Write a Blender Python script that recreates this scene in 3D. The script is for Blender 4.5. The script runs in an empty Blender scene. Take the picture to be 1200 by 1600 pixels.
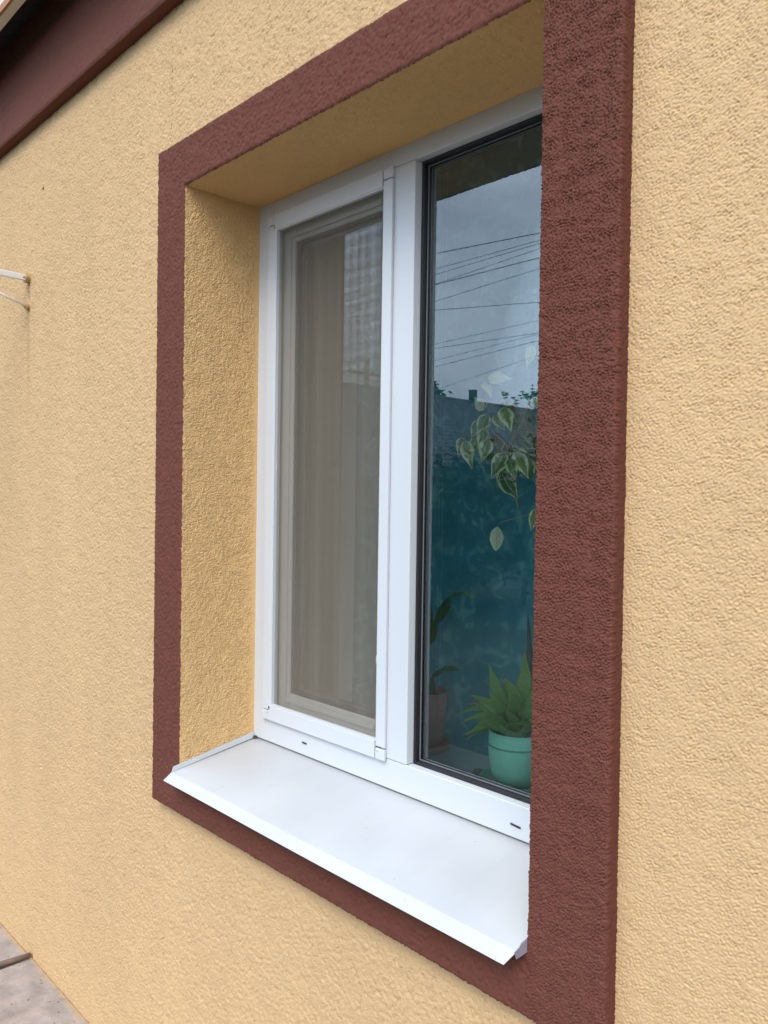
import bpy, bmesh, math, random
import numpy as np
from mathutils import Vector, Matrix

R = math.radians
random.seed(7)
rng = np.random.default_rng(11)
sc = bpy.context.scene
COL = sc.collection

# ------------------------------------------------------------ camera
cd = bpy.data.cameras.new('camera')
cam = bpy.data.objects.new('camera', cd)
COL.objects.link(cam)
right = Vector((0.68453883, 0.72882907, 0.01465491))
up = Vector((-0.02255725, 0.00108413, 0.99974496))
fwd = Vector((-0.72862731, 0.68469483, -0.01718251))
m = Matrix((right, up, -fwd)).transposed().to_4x4()
m.translation = Vector((1.80276815, -1.03480111, 0.63941782))
cam.matrix_world = m
cd.sensor_fit = 'VERTICAL'; cd.sensor_height = 36.0; cd.sensor_width = 27.0
cd.lens = 36.0 * 1267.5363 / 1600.0
cd.clip_start = 0.02; cd.clip_end = 2000.0
sc.camera = cam

# ------------------------------------------------------------ sky, sun, exposure
SUN_EL, SUN_ROT = R(48), R(153)
world = bpy.data.worlds.new('World'); sc.world = world
world.use_nodes = True
nt = world.node_tree; nt.nodes.clear()
N = nt.nodes.new; Lk = nt.links.new
out = N('ShaderNodeOutputWorld'); bg = N('ShaderNodeBackground'); bg.inputs['Strength'].default_value = 0.10
sky = N('ShaderNodeTexSky'); sky.sky_type = 'NISHITA'; sky.sun_disc = False
sky.sun_elevation = SUN_EL; sky.sun_rotation = SUN_ROT; sky.air_density = 1.0; sky.dust_density = 2.5
tc = N('ShaderNodeTexCoord')
mp = N('ShaderNodeMapping'); mp.inputs['Scale'].default_value = (1.0, 1.0, 2.6)
n1 = N('ShaderNodeTexNoise'); n1.inputs['Scale'].default_value = 2.6; n1.inputs['Detail'].default_value = 7.0; n1.inputs['Roughness'].default_value = 0.55
cr = N('ShaderNodeValToRGB'); cr.color_ramp.elements[0].position = 0.36; cr.color_ramp.elements[1].position = 0.62
cr.color_ramp.elements[0].color = (0.30,)*3 + (1,); cr.color_ramp.elements[1].color = (0.92,)*3 + (1,)
mx = N('ShaderNodeMix'); mx.data_type = 'RGBA'; mx.inputs[7].default_value = (11.6, 14.0, 17.0, 1.0)
Lk(tc.outputs['Generated'], mp.inputs['Vector']); Lk(mp.outputs['Vector'], n1.inputs['Vector'])
Lk(n1.outputs['Fac'], cr.inputs['Fac']); Lk(cr.outputs['Color'], mx.inputs[0])
Lk(sky.outputs['Color'], mx.inputs[6])
sepw = N('ShaderNodeSeparateXYZ'); Lk(tc.outputs['Generated'], sepw.inputs[0])
gr = N('ShaderNodeMapRange'); gr.inputs['From Min'].default_value = 0.0; gr.inputs['From Max'].default_value = 1.0
gr.inputs['To Min'].default_value = 0.98; gr.inputs['To Max'].default_value = 1.6; Lk(sepw.outputs[2], gr.inputs['Value'])
vm = N('ShaderNodeVectorMath'); vm.operation = 'SCALE'; Lk(mx.outputs[2], vm.inputs[0]); Lk(gr.outputs[0], vm.inputs['Scale'])
Lk(vm.outputs[0], bg.inputs['Color']); Lk(bg.outputs['Background'], out.inputs['Surface'])

sd = bpy.data.lights.new('sun', 'SUN'); sd.energy = 1.5; sd.angle = R(30); sd.color = (1.0, 0.95, 0.87)
sun = bpy.data.objects.new('sun', sd); COL.objects.link(sun)
sv = Vector((math.sin(SUN_ROT) * math.cos(SUN_EL), math.cos(SUN_ROT) * math.cos(SUN_EL), math.sin(SUN_EL)))
sun.rotation_euler = sv.to_track_quat('Z', 'Y').to_euler()
sun.location = (2, -6, 6)

sc.view_settings.view_transform = 'Standard'; sc.view_settings.look = 'None'
sc.view_settings.gamma = 1.0; sc.view_settings.use_curve_mapping = False
sc.view_settings.exposure = 0.48
try:
    sc.cycles.max_bounces = 14; sc.cycles.transparent_max_bounces = 24; sc.cycles.diffuse_bounces = 6; sc.cycles.glossy_bounces = 6
except Exception:
    pass

# ------------------------------------------------------------ tagging
def tag(o, label=None, cat=None, group=None, kind=None):
    if label: o['label'] = label
    if cat: o['category'] = cat
    if group: o['group'] = group
    if kind: o['kind'] = kind
    return o
def empty(name, loc=(0, 0, 0)):
    o = bpy.data.objects.new(name, None); o.empty_display_size = 0.05; o.location = loc
    COL.objects.link(o); return o
def link_mesh(name, me, mat, parent=None, smooth=False):
    if mat: me.materials.append(mat)
    if smooth:
        me.polygons.foreach_set('use_smooth', np.ones(len(me.polygons), dtype=bool))
    o = bpy.data.objects.new(name, me); COL.objects.link(o)
    if parent:
        o.parent = parent
        o.matrix_parent_inverse = Matrix.Translation(parent.location).inverted() if parent.type == 'EMPTY' else Matrix.Identity(4)
    return o

# ------------------------------------------------------------ mesh helpers
class MB:
    def __init__(s): s.v = []; s.f = []
    def quad(s, a, b, c, d):
        n = len(s.v); s.v += [a, b, c, d]; s.f.append((n, n+1, n+2, n+3))
    def hexa(s, p):                     # 8 points: bottom ring then top ring
        n = len(s.v); s.v += [tuple(q) for q in p]
        for f in ((0, 3, 2, 1), (4, 5, 6, 7), (0, 1, 5, 4), (1, 2, 6, 5), (2, 3, 7, 6), (3, 0, 4, 7)):
            s.f.append(tuple(n + i for i in f))
    def box(s, x0, x1, y0, y1, z0, z1):
        s.hexa([(x0, y0, z0), (x1, y0, z0), (x1, y1, z0), (x0, y1, z0), (x0, y0, z1), (x1, y0, z1), (x1, y1, z1), (x0, y1, z1)])
    def tube(s, pts, rad, seg=8, cap=True):
        pts = [Vector(p) for p in pts]
        if not hasattr(rad, '__len__'): rad = [rad] * len(pts)
        n0 = len(s.v)
        for i, p in enumerate(pts):
            a = pts[max(i-1, 0)]; b = pts[min(i+1, len(pts)-1)]
            t = (b - a).normalized()
            r = t.cross(Vector((0, 0, 1)));
            if r.length < 1e-3: r = t.cross(Vector((0, 1, 0)))
            r.normalize(); u = r.cross(t)
            for k in range(seg):
                an = 2*math.pi*k/seg
                s.v.append(tuple(p + r*math.cos(an)*rad[i] + u*math.sin(an)*rad[i]))
        for i in range(len(pts)-1):
            for k in range(seg):
                a = n0+i*seg+k; b = n0+i*seg+(k+1) % seg
                s.f.append((a, b, b+seg, a+seg))
        if cap:
            s.f.append(tuple(n0+k for k in range(seg))[::-1]); e = n0+(len(pts)-1)*seg
            s.f.append(tuple(e+k for k in range(seg)))
    def lathe(s, c, prof, seg=40):
        n0 = len(s.v)
        for r, z in prof:
            for k in range(seg):
                an = 2*math.pi*k/seg; s.v.append((c[0]+r*math.cos(an), c[1]+r*math.sin(an), c[2]+z))
        for i in range(len(prof)-1):
            for k in range(seg):
                a = n0+i*seg+k; b = n0+i*seg+(k+1) % seg
                s.f.append((a, b, b+seg, a+seg))
    def build(s, name, mat, parent=None, bevel=0, smooth=False, seg=2):
        me = bpy.data.meshes.new(name); me.from_pydata(s.v, [], s.f); me.update()
        o = link_mesh(name, me, mat, parent, smooth)
        if bevel:
            b = o.modifiers.new('bevel', 'BEVEL'); b.width = bevel; b.segments = seg; b.limit_method = 'ANGLE'; b.angle_limit = R(40)
            o.data.polygons.foreach_set('use_smooth', np.ones(len(me.polygons), dtype=bool))
            w = o.modifiers.new('normals', 'WEIGHTED_NORMAL'); w.keep_sharp = False; w.weight = 100
        return o

def grid_object(name, P, mask, mat, parent, flip=False):
    """P: (nv, nu, 3) array of points, mask: (nv-1, nu-1) faces to keep"""
    nv, nu = P.shape[:2]
    idx = np.arange(nv*nu).reshape(nv, nu)
    q = np.stack([idx[:-1, :-1], idx[:-1, 1:], idx[1:, 1:], idx[1:, :-1]], -1)
    q = q[mask] if mask is not None else q.reshape(-1, 4)
    if flip: q = q[:, ::-1]
    used, inv = np.unique(q, return_inverse=True); q = inv.reshape(-1, 4)
    V = P.reshape(-1, 3)[used]
    me = bpy.data.meshes.new(name)
    me.vertices.add(len(V)); me.vertices.foreach_set('co', V.astype(np.float32).ravel())
    me.loops.add(q.size); me.loops.foreach_set('vertex_index', q.astype(np.int32).ravel())
    me.polygons.add(len(q)); me.polygons.foreach_set('loop_start', np.arange(0, q.size, 4, dtype=np.int32))
    me.update(calc_edges=True)
    return link_mesh(name, me, mat, parent, True)

# ------------------------------------------------------------ plaster relief
TS, TN = 0.00125, 1024                          # tile spacing (m), tile samples: 1.28 m
def band_noise(l0, l1, seed):
    r = np.random.default_rng(seed).standard_normal((TN, TN))
    f = np.fft.fftfreq(TN, TS); fx, fy = np.meshgrid(f, f); fr = np.hypot(fx*1.2, fy*0.92) + 1e-9
    lam = 1/fr
    w = np.exp(-((np.log(lam) - np.log((l0*l1)**.5))**2) / (2*(0.5*np.log(l1/l0))**2))
    h = np.real(np.fft.ifft2(np.fft.fft2(r)*w)); return h/h.std()
_a = band_noise(0.0034, 0.0072, 1); _b = band_noise(0.010, 0.024, 2); _c = band_noise(0.05, 0.16, 3); _d = band_noise(0.0025, 0.0042, 4)
_w = np.tanh(band_noise(0.03, 0.09, 5))
_h = _a + 0.35*_b + (0.55+.25*_w)*_d + 0.25
_g = np.where(_h > 0, 0.34*np.tanh(_h*1.0), -1.25*np.tanh(-_h*0.70))
TILE = _g*0.0020*(1+.22*_w) + _d*0.00012 + _c*0.00022
def relief(u, v, amp=1.0, off=(0, 0)):
    a = (u+off[0])/TS; b = (v+off[1])/TS
    i = np.floor(a).astype(int); j = np.floor(b).astype(int); fa = a-i; fb = b-j
    i0 = i % TN; i1 = (i+1) % TN; j0 = j % TN; j1 = (j+1) % TN
    return amp*(TILE[j0, i0]*(1-fa)*(1-fb)+TILE[j0, i1]*fa*(1-fb)+TILE[j1, i0]*(1-fa)*fb+TILE[j1, i1]*fa*fb)

# ------------------------------------------------------------ materials
def new_mat(name):
    mt = bpy.data.materials.new(name); mt.use_nodes = True
    t = mt.node_tree; b = t.nodes['Principled BSDF']
    return mt, t, b
def simple(name, col, rough=0.5, var=0.06, scale=12, metal=0.0, bump=0.0, bscale=200, spec=0.5):
    mt, t, b = new_mat(name); N = t.nodes.new
    b.inputs['Roughness'].default_value = rough; b.inputs['Metallic'].default_value = metal
    b.inputs['Specular IOR Level'].default_value = spec
    tc = N('ShaderNodeTexCoord'); no = N('ShaderNodeTexNoise'); no.inputs['Scale'].default_value = scale; no.inputs['Detail'].default_value = 6
    mx = N('ShaderNodeMix'); mx.data_type = 'RGBA'
    mx.inputs[6].default_value = tuple(c*(1-var) for c in col)+(1,); mx.inputs[7].default_value = tuple(min(1, c*(1+var)) for c in col)+(1,)
    t.links.new(tc.outputs['Object'], no.inputs['Vector']); t.links.new(no.outputs['Fac'], mx.inputs[0]); t.links.new(mx.outputs[2], b.inputs['Base Color'])
    if bump:
        nb = N('ShaderNodeTexNoise'); nb.inputs['Scale'].default_value = bscale; nb.inputs['Detail'].default_value = 3
        bp = N('ShaderNodeBump'); bp.inputs['Distance'].default_value = bump; bp.inputs['Strength'].default_value = 1
        t.links.new(tc.outputs['Object'], nb.inputs['Vector']); t.links.new(nb.outputs['Fac'], bp.inputs['Height']); t.links.new(bp.outputs['Normal'], b.inputs['Normal'])
    return mt
def stucco(name, col, coarse=0.0, var=0.14, fine=0.00018, streaks=None):
    mt, t, b = new_mat(name); N = t.nodes.new; L = t.links.new
    b.inputs['Roughness'].default_value = 0.86; b.inputs['Specular IOR Level'].default_value = 0.22
    tc = N('ShaderNodeTexCoord')
    n1 = N('ShaderNodeTexNoise'); n1.inputs['Scale'].default_value = 2.2; n1.inputs['Detail'].default_value = 8; n1.inputs['Roughness'].default_value = 0.6
    mp = N('ShaderNodeMapping'); mp.inputs['Scale'].default_value = (1.6, 1.6, 0.5)
    n2 = N('ShaderNodeTexNoise'); n2.inputs['Scale'].default_value = 260; n2.inputs['Detail'].default_value = 3
    L(tc.outputs['Object'], mp.inputs['Vector']); L(mp.outputs['Vector'], n1.inputs['Vector']); L(tc.outputs['Object'], n2.inputs['Vector'])
    mx = N('ShaderNodeMix'); mx.data_type = 'RGBA'
    mx.inputs[6].default_value = tuple(c*(1-var) for c in col)+(1,); mx.inputs[7].default_value = tuple(min(1, c*(1+var*.8)) for c in col)+(1,)
    L(n1.outputs['Fac'], mx.inputs[0])
    m2 = N('ShaderNodeMix'); m2.data_type = 'RGBA'; m2.blend_type = 'MULTIPLY'; m2.inputs[0].default_value = 1.0
    r2 = N('ShaderNodeValToRGB'); r2.color_ramp.elements[0].position = .25; r2.color_ramp.elements[1].position = .7
    r2.color_ramp.elements[0].color = (0.86, 0.84, 0.80, 1); r2.color_ramp.elements[1].color = (1, 1, 1, 1)
    L(n2.outputs['Fac'], r2.inputs['Fac']); L(mx.outputs[2], m2.inputs[6]); L(r2.outputs['Color'], m2.inputs[7])
    last = m2.outputs[2]
    # sparse dark specks of dirt lodged in the render
    vo = N('ShaderNodeTexVoronoi'); vo.inputs['Scale'].default_value = 34; L(tc.outputs['Object'], vo.inputs['Vector'])
    ls = N('ShaderNodeMath'); ls.operation = 'LESS_THAN'; ls.inputs[1].default_value = 0.045; L(vo.outputs['Distance'], ls.inputs[0])
    sp = N('ShaderNodeSeparateColor'); L(vo.outputs['Color'], sp.inputs['Color'])
    gt = N('ShaderNodeMath'); gt.operation = 'GREATER_THAN'; gt.inputs[1].default_value = 0.90; L(sp.outputs[0], gt.inputs[0])
    mm = N('ShaderNodeMath'); mm.operation = 'MULTIPLY'; L(ls.outputs[0], mm.inputs[0]); L(gt.outputs[0], mm.inputs[1])
    m3 = N('ShaderNodeMix'); m3.data_type = 'RGBA'; L(mm.outputs[0], m3.inputs[0]); L(last, m3.inputs[6])
    m3.inputs[7].default_value = tuple(c*0.45 for c in col)+(1,); last = m3.outputs[2]
    for (sx, sz, wd, ln, scol) in (streaks or []):      # rust run below the upper fixing, longer paler brown streak below the lower
        sepx = N('ShaderNodeSeparateXYZ'); L(tc.outputs['Object'], sepx.inputs[0])
        def mth(op, a, bb):
            q = N('ShaderNodeMath'); q.operation = op
            for i, vv in enumerate((a, bb)):
                if isinstance(vv, (int, float)): q.inputs[i].default_value = vv
                else: L(vv, q.inputs[i])
            q.use_clamp = False; return q.outputs[0]
        dx = mth('ABSOLUTE', mth('ADD', mth('SUBTRACT', sepx.outputs[0], sx), mth('MULTIPLY', mth('SUBTRACT', n2.outputs['Fac'], .5), 0.012)), 0)
        fx = mth('MAXIMUM', mth('SUBTRACT', 1.0, mth('DIVIDE', dx, wd)), 0.0)
        dz = mth('DIVIDE', mth('SUBTRACT', sz, sepx.outputs[2]), ln)
        fz = mth('MULTIPLY', mth('GREATER_THAN', dz, 0.0), mth('MAXIMUM', mth('SUBTRACT', 1.0, dz), 0.0))
        fac = mth('MULTIPLY', fx, fz)
        m4 = N('ShaderNodeMix'); m4.data_type = 'RGBA'; L(fac, m4.inputs[0]); L(last, m4.inputs[6]); m4.inputs[7].default_value = scol+(1,)
        last = m4.outputs[2]
    L(last, b.inputs['Base Color'])
    nf = N('ShaderNodeTexNoise'); nf.inputs['Scale'].default_value = 700; nf.inputs['Detail'].default_value = 3; L(tc.outputs['Object'], nf.inputs['Vector'])
    bp = N('ShaderNodeBump'); bp.inputs['Distance'].default_value = fine; L(nf.outputs['Fac'], bp.inputs['Height'])
    nrm = bp.outputs['Normal']
    if coarse:
        mg = N('ShaderNodeMapping'); mg.inputs['Scale'].default_value = (1.0, 1.0, 1.0)
        ng = N('ShaderNodeTexNoise'); ng.inputs['Scale'].default_value = 200; ng.inputs['Detail'].default_value = 2.5; ng.inputs['Roughness'].default_value = .5
        L(tc.outputs['Object'], mg.inputs['Vector']); L(mg.outputs['Vector'], ng.inputs['Vector'])
        rg = N('ShaderNodeMapRange'); rg.inputs['From Min'].default_value = .3; rg.inputs['From Max'].default_value = .56; L(ng.outputs['Fac'], rg.inputs['Value'])
        b2 = N('ShaderNodeBump'); b2.inputs['Distance'].default_value = coarse; L(rg.outputs[0], b2.inputs['Height']); L(nrm, b2.inputs['Normal']); nrm = b2.outputs['Normal']
    L(nrm, b.inputs['Normal'])
    return mt

OCHRE = (0.635, 0.425, 0.228)
BROWN = (0.147, 0.050, 0.035)
RUST = (0.28, 0.13, 0.05)
m_wall_far = stucco('ochre_render_fine', OCHRE, coarse=0.0006, streaks=[(-1.120, 1.385, .016, .10, RUST), (-1.125, 1.285, .022, .42, (0.46, 0.28, 0.13))])
m_wall = stucco('ochre_render', OCHRE)
m_reveal = stucco('reveal_render_bounce', (0.76, 0.485, 0.225))  # wall ochre made lighter and warmer: bounced light put into the colour
m_brown = stucco('brown_render', BROWN, var=0.08)
m_brown_far = stucco('brown_render_fine', (0.148, 0.052, 0.037), coarse=0.0006, var=0.10)
m_pvc = simple('white_pvc', (0.57, 0.59, 0.62), 0.32, 0.02, 6)
m_pvc2 = simple('white_pvc_sash', (0.54, 0.53, 0.50), 0.36, 0.03, 6)
m_alu = simple('white_lacquered_bar', (0.58, 0.60, 0.63), 0.38, 0.015, 8)
m_rubber = simple('black_rubber', (0.012, 0.012, 0.014), 0.45, 0.2, 40)
m_spacer = simple('spacer_bar', (0.30, 0.31, 0.32), 0.4, 0.1, 30, metal=0.6)
m_slot = simple('drain_slot_shadow', (0.02, 0.02, 0.02), 0.8)
m_net = simple('grey_net_thread', (0.27, 0.235, 0.185), 0.7)
m_fascia = simple('cream_fascia_board', (0.66, 0.60, 0.52), 0.6, 0.06, 5)
m_stripe = simple('orange_brown_wood_strip', (0.35, 0.13, 0.04), 0.6, 0.2, 20)
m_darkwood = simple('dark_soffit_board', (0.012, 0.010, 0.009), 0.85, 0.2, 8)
m_room = simple('room_paint', (0.66, 0.62, 0.55), 0.8, 0.05, 2)
m_shelf = simple('white_inner_sill', (0.86, 0.88, 0.88), 0.3, 0.03, 5)
m_bracket = simple('white_bracket_paint', (0.78, 0.78, 0.76), 0.4, 0.08, 30)
m_plate = simple('ochre_stained_fixing', (0.42, 0.27, 0.11), 0.7, 0.3, 60)
m_mint = simple('mint_green_plastic', (0.30, 0.74, 0.56), 0.38, 0.04, 10)
m_pink = simple('dusty_pink_plastic', (0.92, 0.40, 0.36), 0.5, 0.06, 12)
m_soil = simple('potting_soil', (0.03, 0.022, 0.016), 0.95, 0.4, 90, bump=.002, bscale=220)
m_cactus = simple('cactus_skin', (0.07, 0.20, 0.04), 0.5, 0.3, 30)
m_snake = simple('dark_upright_leaf', (0.010, 0.018, 0.012), 0.5, 0.4, 14)
m_twig = simple('reddish_twig', (0.40, 0.28, 0.15), 0.6, 0.2, 60)
m_dry = simple('dry_leaf', (0.22, 0.19, 0.09), 0.7, 0.3, 60)

def aloe_mat():
    mt, t, b = new_mat('succulent_leaf'); N = t.nodes.new; L = t.links.new
    b.inputs['Roughness'].default_value = 0.42
    tc = N('ShaderNodeTexCoord'); sx = N('ShaderNodeSeparateXYZ'); L(tc.outputs['UV'], sx.inputs[0])
    r = N('ShaderNodeValToRGB'); e = r.color_ramp.elements
    e[0].position = 0; e[0].color = (0.08, 0.21, 0.045, 1); e[1].position = 1; e[1].color = (0.42, 0.10, 0.04, 1)
    q = e.new(0.5); q.color = (0.14, 0.30, 0.06, 1); q = e.new(0.90); q.color = (0.17, 0.31, 0.06, 1); q = e.new(0.97); q.color = (0.55, 0.25, 0.10, 1)
    L(sx.outputs[1], r.inputs['Fac'])
    v = N('ShaderNodeTexVoronoi'); v.inputs['Scale'].default_value = 260; L(tc.outputs['Object'], v.inputs['Vector'])
    ls = N('ShaderNodeMath'); ls.operation = 'LESS_THAN'; ls.inputs[1].default_value = 0.2; L(v.outputs['Distance'], ls.inputs[0])
    mx = N('ShaderNodeMix'); mx.data_type = 'RGBA'; L(ls.outputs[0], mx.inputs[0]); L(r.outputs['Color'], mx.inputs[6]); mx.inputs[7].default_value = (0.42, 0.55, 0.26, 1)
    L(mx.outputs[2], b.inputs['Base Color']); return mt
m_aloe = aloe_mat()
def ficus_mat(name, centre, margin, edge):
    mt, t, b = new_mat(name); N = t.nodes.new; L = t.links.new
    b.inputs['Roughness'].default_value = 0.38
    tc = N('ShaderNodeTexCoord'); sx = N('ShaderNodeSeparateXYZ'); L(tc.outputs['UV'], sx.inputs[0])
    a = N('ShaderNodeMath'); a.operation = 'SUBTRACT'; a.inputs[1].default_value = .5; L(sx.outputs[0], a.inputs[0])
    ab = N('ShaderNodeMath'); ab.operation = 'ABSOLUTE'; L(a.outputs[0], ab.inputs[0])
    no = N('ShaderNodeTexNoise'); no.inputs['Scale'].default_value = 70; no.inputs['Detail'].default_value = 3; L(tc.outputs['Object'], no.inputs['Vector'])
    ns = N('ShaderNodeMath'); ns.operation = 'MULTIPLY_ADD'; ns.inputs[1].default_value = .75; ns.inputs[2].default_value = -.37; L(no.outputs['Fac'], ns.inputs[0])
    ad = N('ShaderNodeMath'); ad.operation = 'ADD'; L(ab.outputs[0], ad.inputs[0]); L(ns.outputs[0], ad.inputs[1])
    r = N('ShaderNodeValToRGB'); e = r.color_ramp.elements; e[0].position = edge-.06; e[0].color = centre+(1,); e[1].position = edge+.06; e[1].color = margin+(1,)
    L(ad.outputs[0], r.inputs['Fac'])
    vn = N('ShaderNodeMath'); vn.operation = 'LESS_THAN'; vn.inputs[1].default_value = .022; L(ab.outputs[0], vn.inputs[0])
    m2 = N('ShaderNodeMix'); m2.data_type = 'RGBA'; L(vn.outputs[0], m2.inputs[0]); L(r.outputs['Color'], m2.inputs[6]); m2.inputs[7].default_value = (0.42, 0.45, 0.22, 1)
    L(m2.outputs[2], b.inputs['Base Color'])
    tr = N('ShaderNodeBsdfTranslucent'); L(m2.outputs[2], tr.inputs['Color']); ms = N('ShaderNodeMixShader'); ms.inputs[0].default_value = .3
    o = t.nodes['Material Output']; L(b.outputs[0], ms.inputs[1]); L(tr.outputs[0], ms.inputs[2]); L(ms.outputs[0], o.inputs['Surface'])
    return mt
FM = [ficus_mat('ficus_pale', (0.70, 0.76, 0.48), (0.80, 0.82, 0.60), .25), ficus_mat('ficus_cream_margin', (0.24, 0.36, 0.10), (0.82, 0.84, 0.52), .26),
      ficus_mat('ficus_green', (0.13, 0.24, 0.06), (0.78, 0.80, 0.48), .33), ficus_mat('ficus_deep_green', (0.06, 0.14, 0.04), (0.62, 0.70, 0.36), .38),
      ficus_mat('ficus_olive', (0.16, 0.19, 0.06), (0.30, 0.34, 0.12), .45)]

def glass_mat(k):
    mt = bpy.data.materials.new('clear_pane'); mt.use_nodes = True; t = mt.node_tree; t.nodes.clear(); N = t.nodes.new; L = t.links.new
    o = N('ShaderNodeOutputMaterial'); fr = N('ShaderNodeFresnel'); fr.inputs['IOR'].default_value = 1.52
    g = N('ShaderNodeBsdfGlossy'); g.inputs['Roughness'].default_value = 0.0; g.inputs['Color'].default_value = (0.94, 0.97, 1.0, 1)
    tr = N('ShaderNodeBsdfTransparent'); tr.inputs['Color'].default_value = (0.95, 0.985, 0.975, 1)
    mu = N('ShaderNodeMath'); mu.operation = 'MULTIPLY'; mu.inputs[1].default_value = k; mu.use_clamp = True
    ms = N('ShaderNodeMixShader'); L(fr.outputs[0], mu.inputs[0]); L(mu.outputs[0], ms.inputs[0]); L(tr.outputs[0], ms.inputs[1]); L(g.outputs[0], ms.inputs[2]); L(ms.outputs[0], o.inputs['Surface'])
    return mt
m_glass = glass_mat(2.7)

def curtain_mat():
    mt, t, b = new_mat('teal_floral_fabric'); N = t.nodes.new; L = t.links.new
    b.inputs['Roughness'].default_value = 0.75
    tc = N('ShaderNodeTexCoord')
    n0 = N('ShaderNodeTexNoise'); n0.inputs['Scale'].default_value = 9; n0.inputs['Detail'].default_value = 2; L(tc.outputs['Object'], n0.inputs['Vector'])
    ve = N('ShaderNodeVectorMath'); ve.operation = 'MULTIPLY_ADD'; ve.inputs[1].default_value = (.12, .12, .12); L(n0.outputs['Color'], ve.inputs[0]); L(tc.outputs['Object'], ve.inputs[2])
    vo = N('ShaderNodeTexVoronoi'); vo.feature = 'SMOOTH_F1'; vo.inputs['Scale'].default_value = 19; L(ve.outputs[0], vo.inputs['Vector'])
    sn = N('ShaderNodeMath'); sn.operation = 'MULTIPLY'; sn.inputs[1].default_value = 15; L(vo.outputs['Distance'], sn.inputs[0])
    si = N('ShaderNodeMath'); si.operation = 'SINE'; L(sn.outputs[0], si.inputs[0])
    r = N('ShaderNodeValToRGB'); e = r.color_ramp.elements; e[0].position = .35; e[0].color = (0.060, 0.300, 0.380, 1); e[1].position = .95; e[1].color = (0.15, 0.46, 0.50, 1)
    L(si.outputs[0], r.inputs['Fac'])
    n3 = N('ShaderNodeTexNoise'); n3.inputs['Scale'].default_value = 17; n3.inputs['Detail'].default_value = 5; L(tc.outputs['Object'], n3.inputs['Vector'])
    r3 = N('ShaderNodeValToRGB'); r3.color_ramp.elements[0].position = .4; r3.color_ramp.elements[1].position = .62; L(n3.outputs['Fac'], r3.inputs['Fac'])
    m2 = N('ShaderNodeMix'); m2.data_type = 'RGBA'; L(r3.outputs['Color'], m2.inputs[0]); m2.inputs[6].default_value = (0.045, 0.245, 0.32, 1); L(r.outputs['Color'], m2.inputs[7])
    L(m2.outputs[2], b.inputs['Base Color'])
    tr = N('ShaderNodeBsdfTranslucent'); L(m2.outputs[2], tr.inputs['Color']); ms = N('ShaderNodeMixShader'); ms.inputs[0].default_value = .4
    o = t.nodes['Material Output']; L(b.outputs[0], ms.inputs[1]); L(tr.outputs[0], ms.inputs[2]); L(ms.outputs[0], o.inputs['Surface']); return mt
m_curtain = curtain_mat()
m_lining = simple('beige_curtain_fabric', (0.42, 0.36, 0.28), 0.8, 0.03, 3)

# ------------------------------------------------------------ dimensions
D, T, W, H = 0.1942, 0.0303, 1.0657, 1.40        # reveal depth, band thickness, opening width, height
WL, WT, WR, BT = 0.1336, 0.1155, 0.135, 0.1511   # band widths: left, top, right, below
GZ = -0.97                                        # ground at the foot of the wall

# ============================================================ SETTING: ground
gm, t, b = new_mat('yard_ground'); Nn = t.nodes.new; L = t.links.new
b.inputs['Roughness'].default_value = .9
tc = Nn('ShaderNodeTexCoord'); no = Nn('ShaderNodeTexNoise'); no.inputs['Scale'].default_value = 1.3; no.inputs['Detail'].default_value = 8
r = Nn('ShaderNodeValToRGB'); r.color_ramp.elements[0].position = .38; r.color_ramp.elements[0].color = (0.018, 0.028, 0.012, 1); r.color_ramp.elements[1].position = .62; r.color_ramp.elements[1].color = (0.045, 0.045, 0.03, 1)
L(tc.outputs['Object'], no.inputs['Vector']); L(no.outputs['Fac'], r.inputs['Fac']); L(r.outputs['Color'], b.inputs['Base Color'])
mb = MB(); mb.quad((-600, -600, GZ-.06), (600, -600, GZ-.06), (600, 600, GZ-.06), (-600, 600, GZ-.06))
tag(mb.build('ground', gm), 'dark grassy yard ground stretching away from the house', kind='structure')

cm, t, b = new_mat('weathered_concrete'); Nn = t.nodes.new; L = t.links.new
b.inputs['Roughness'].default_value = .9
tc = Nn('ShaderNodeTexCoord'); n1 = Nn('ShaderNodeTexNoise'); n1.inputs['Scale'].default_value = 14; n1.inputs['Detail'].default_value = 9; n1.inputs['Roughness'].default_value = .65
r = Nn('ShaderNodeValToRGB'); e = r.color_ramp.elements; e[0].position = .3; e[0].color = (0.23, 0.19, 0.165, 1); e[1].position = .68; e[1].color = (0.38, 0.32, 0.28, 1)
vo = Nn('ShaderNodeTexVoronoi'); vo.inputs['Scale'].default_value = 42
ls = Nn('ShaderNodeMath'); ls.operation = 'LESS_THAN'; ls.inputs[1].default_value = .14
mx = Nn('ShaderNodeMix'); mx.data_type = 'RGBA'; mx.inputs[7].default_value = (0.10, 0.08, 0.07, 1)
sp = Nn('ShaderNodeSeparateColor'); gt = Nn('ShaderNodeMath'); gt.operation = 'GREATER_THAN'; gt.inputs[1].default_value = .62; mm = Nn('ShaderNodeMath'); mm.operation = 'MULTIPLY'
for a in (n1, vo): L(tc.outputs['Object'], a.inputs['Vector'])
L(vo.outputs['Distance'], ls.inputs[0]); L(vo.outputs['Color'], sp.inputs[0]); L(sp.outputs[1], gt.inputs[0]); L(ls.outputs[0], mm.inputs[0]); L(gt.outputs[0], mm.inputs[1])
L(n1.outputs['Fac'], r.inputs['Fac']); L(r.outputs['Color'], mx.inputs[6]); L(mm.outputs[0], mx.inputs[0])
sy = Nn('ShaderNodeSeparateXYZ'); L(tc.outputs['Object'], sy.inputs[0])
n5 = Nn('ShaderNodeTexNoise'); n5.inputs['Scale'].default_value = 28; n5.inputs['Detail'].default_value = 5; L(tc.outputs['Object'], n5.inputs['Vector'])
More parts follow.
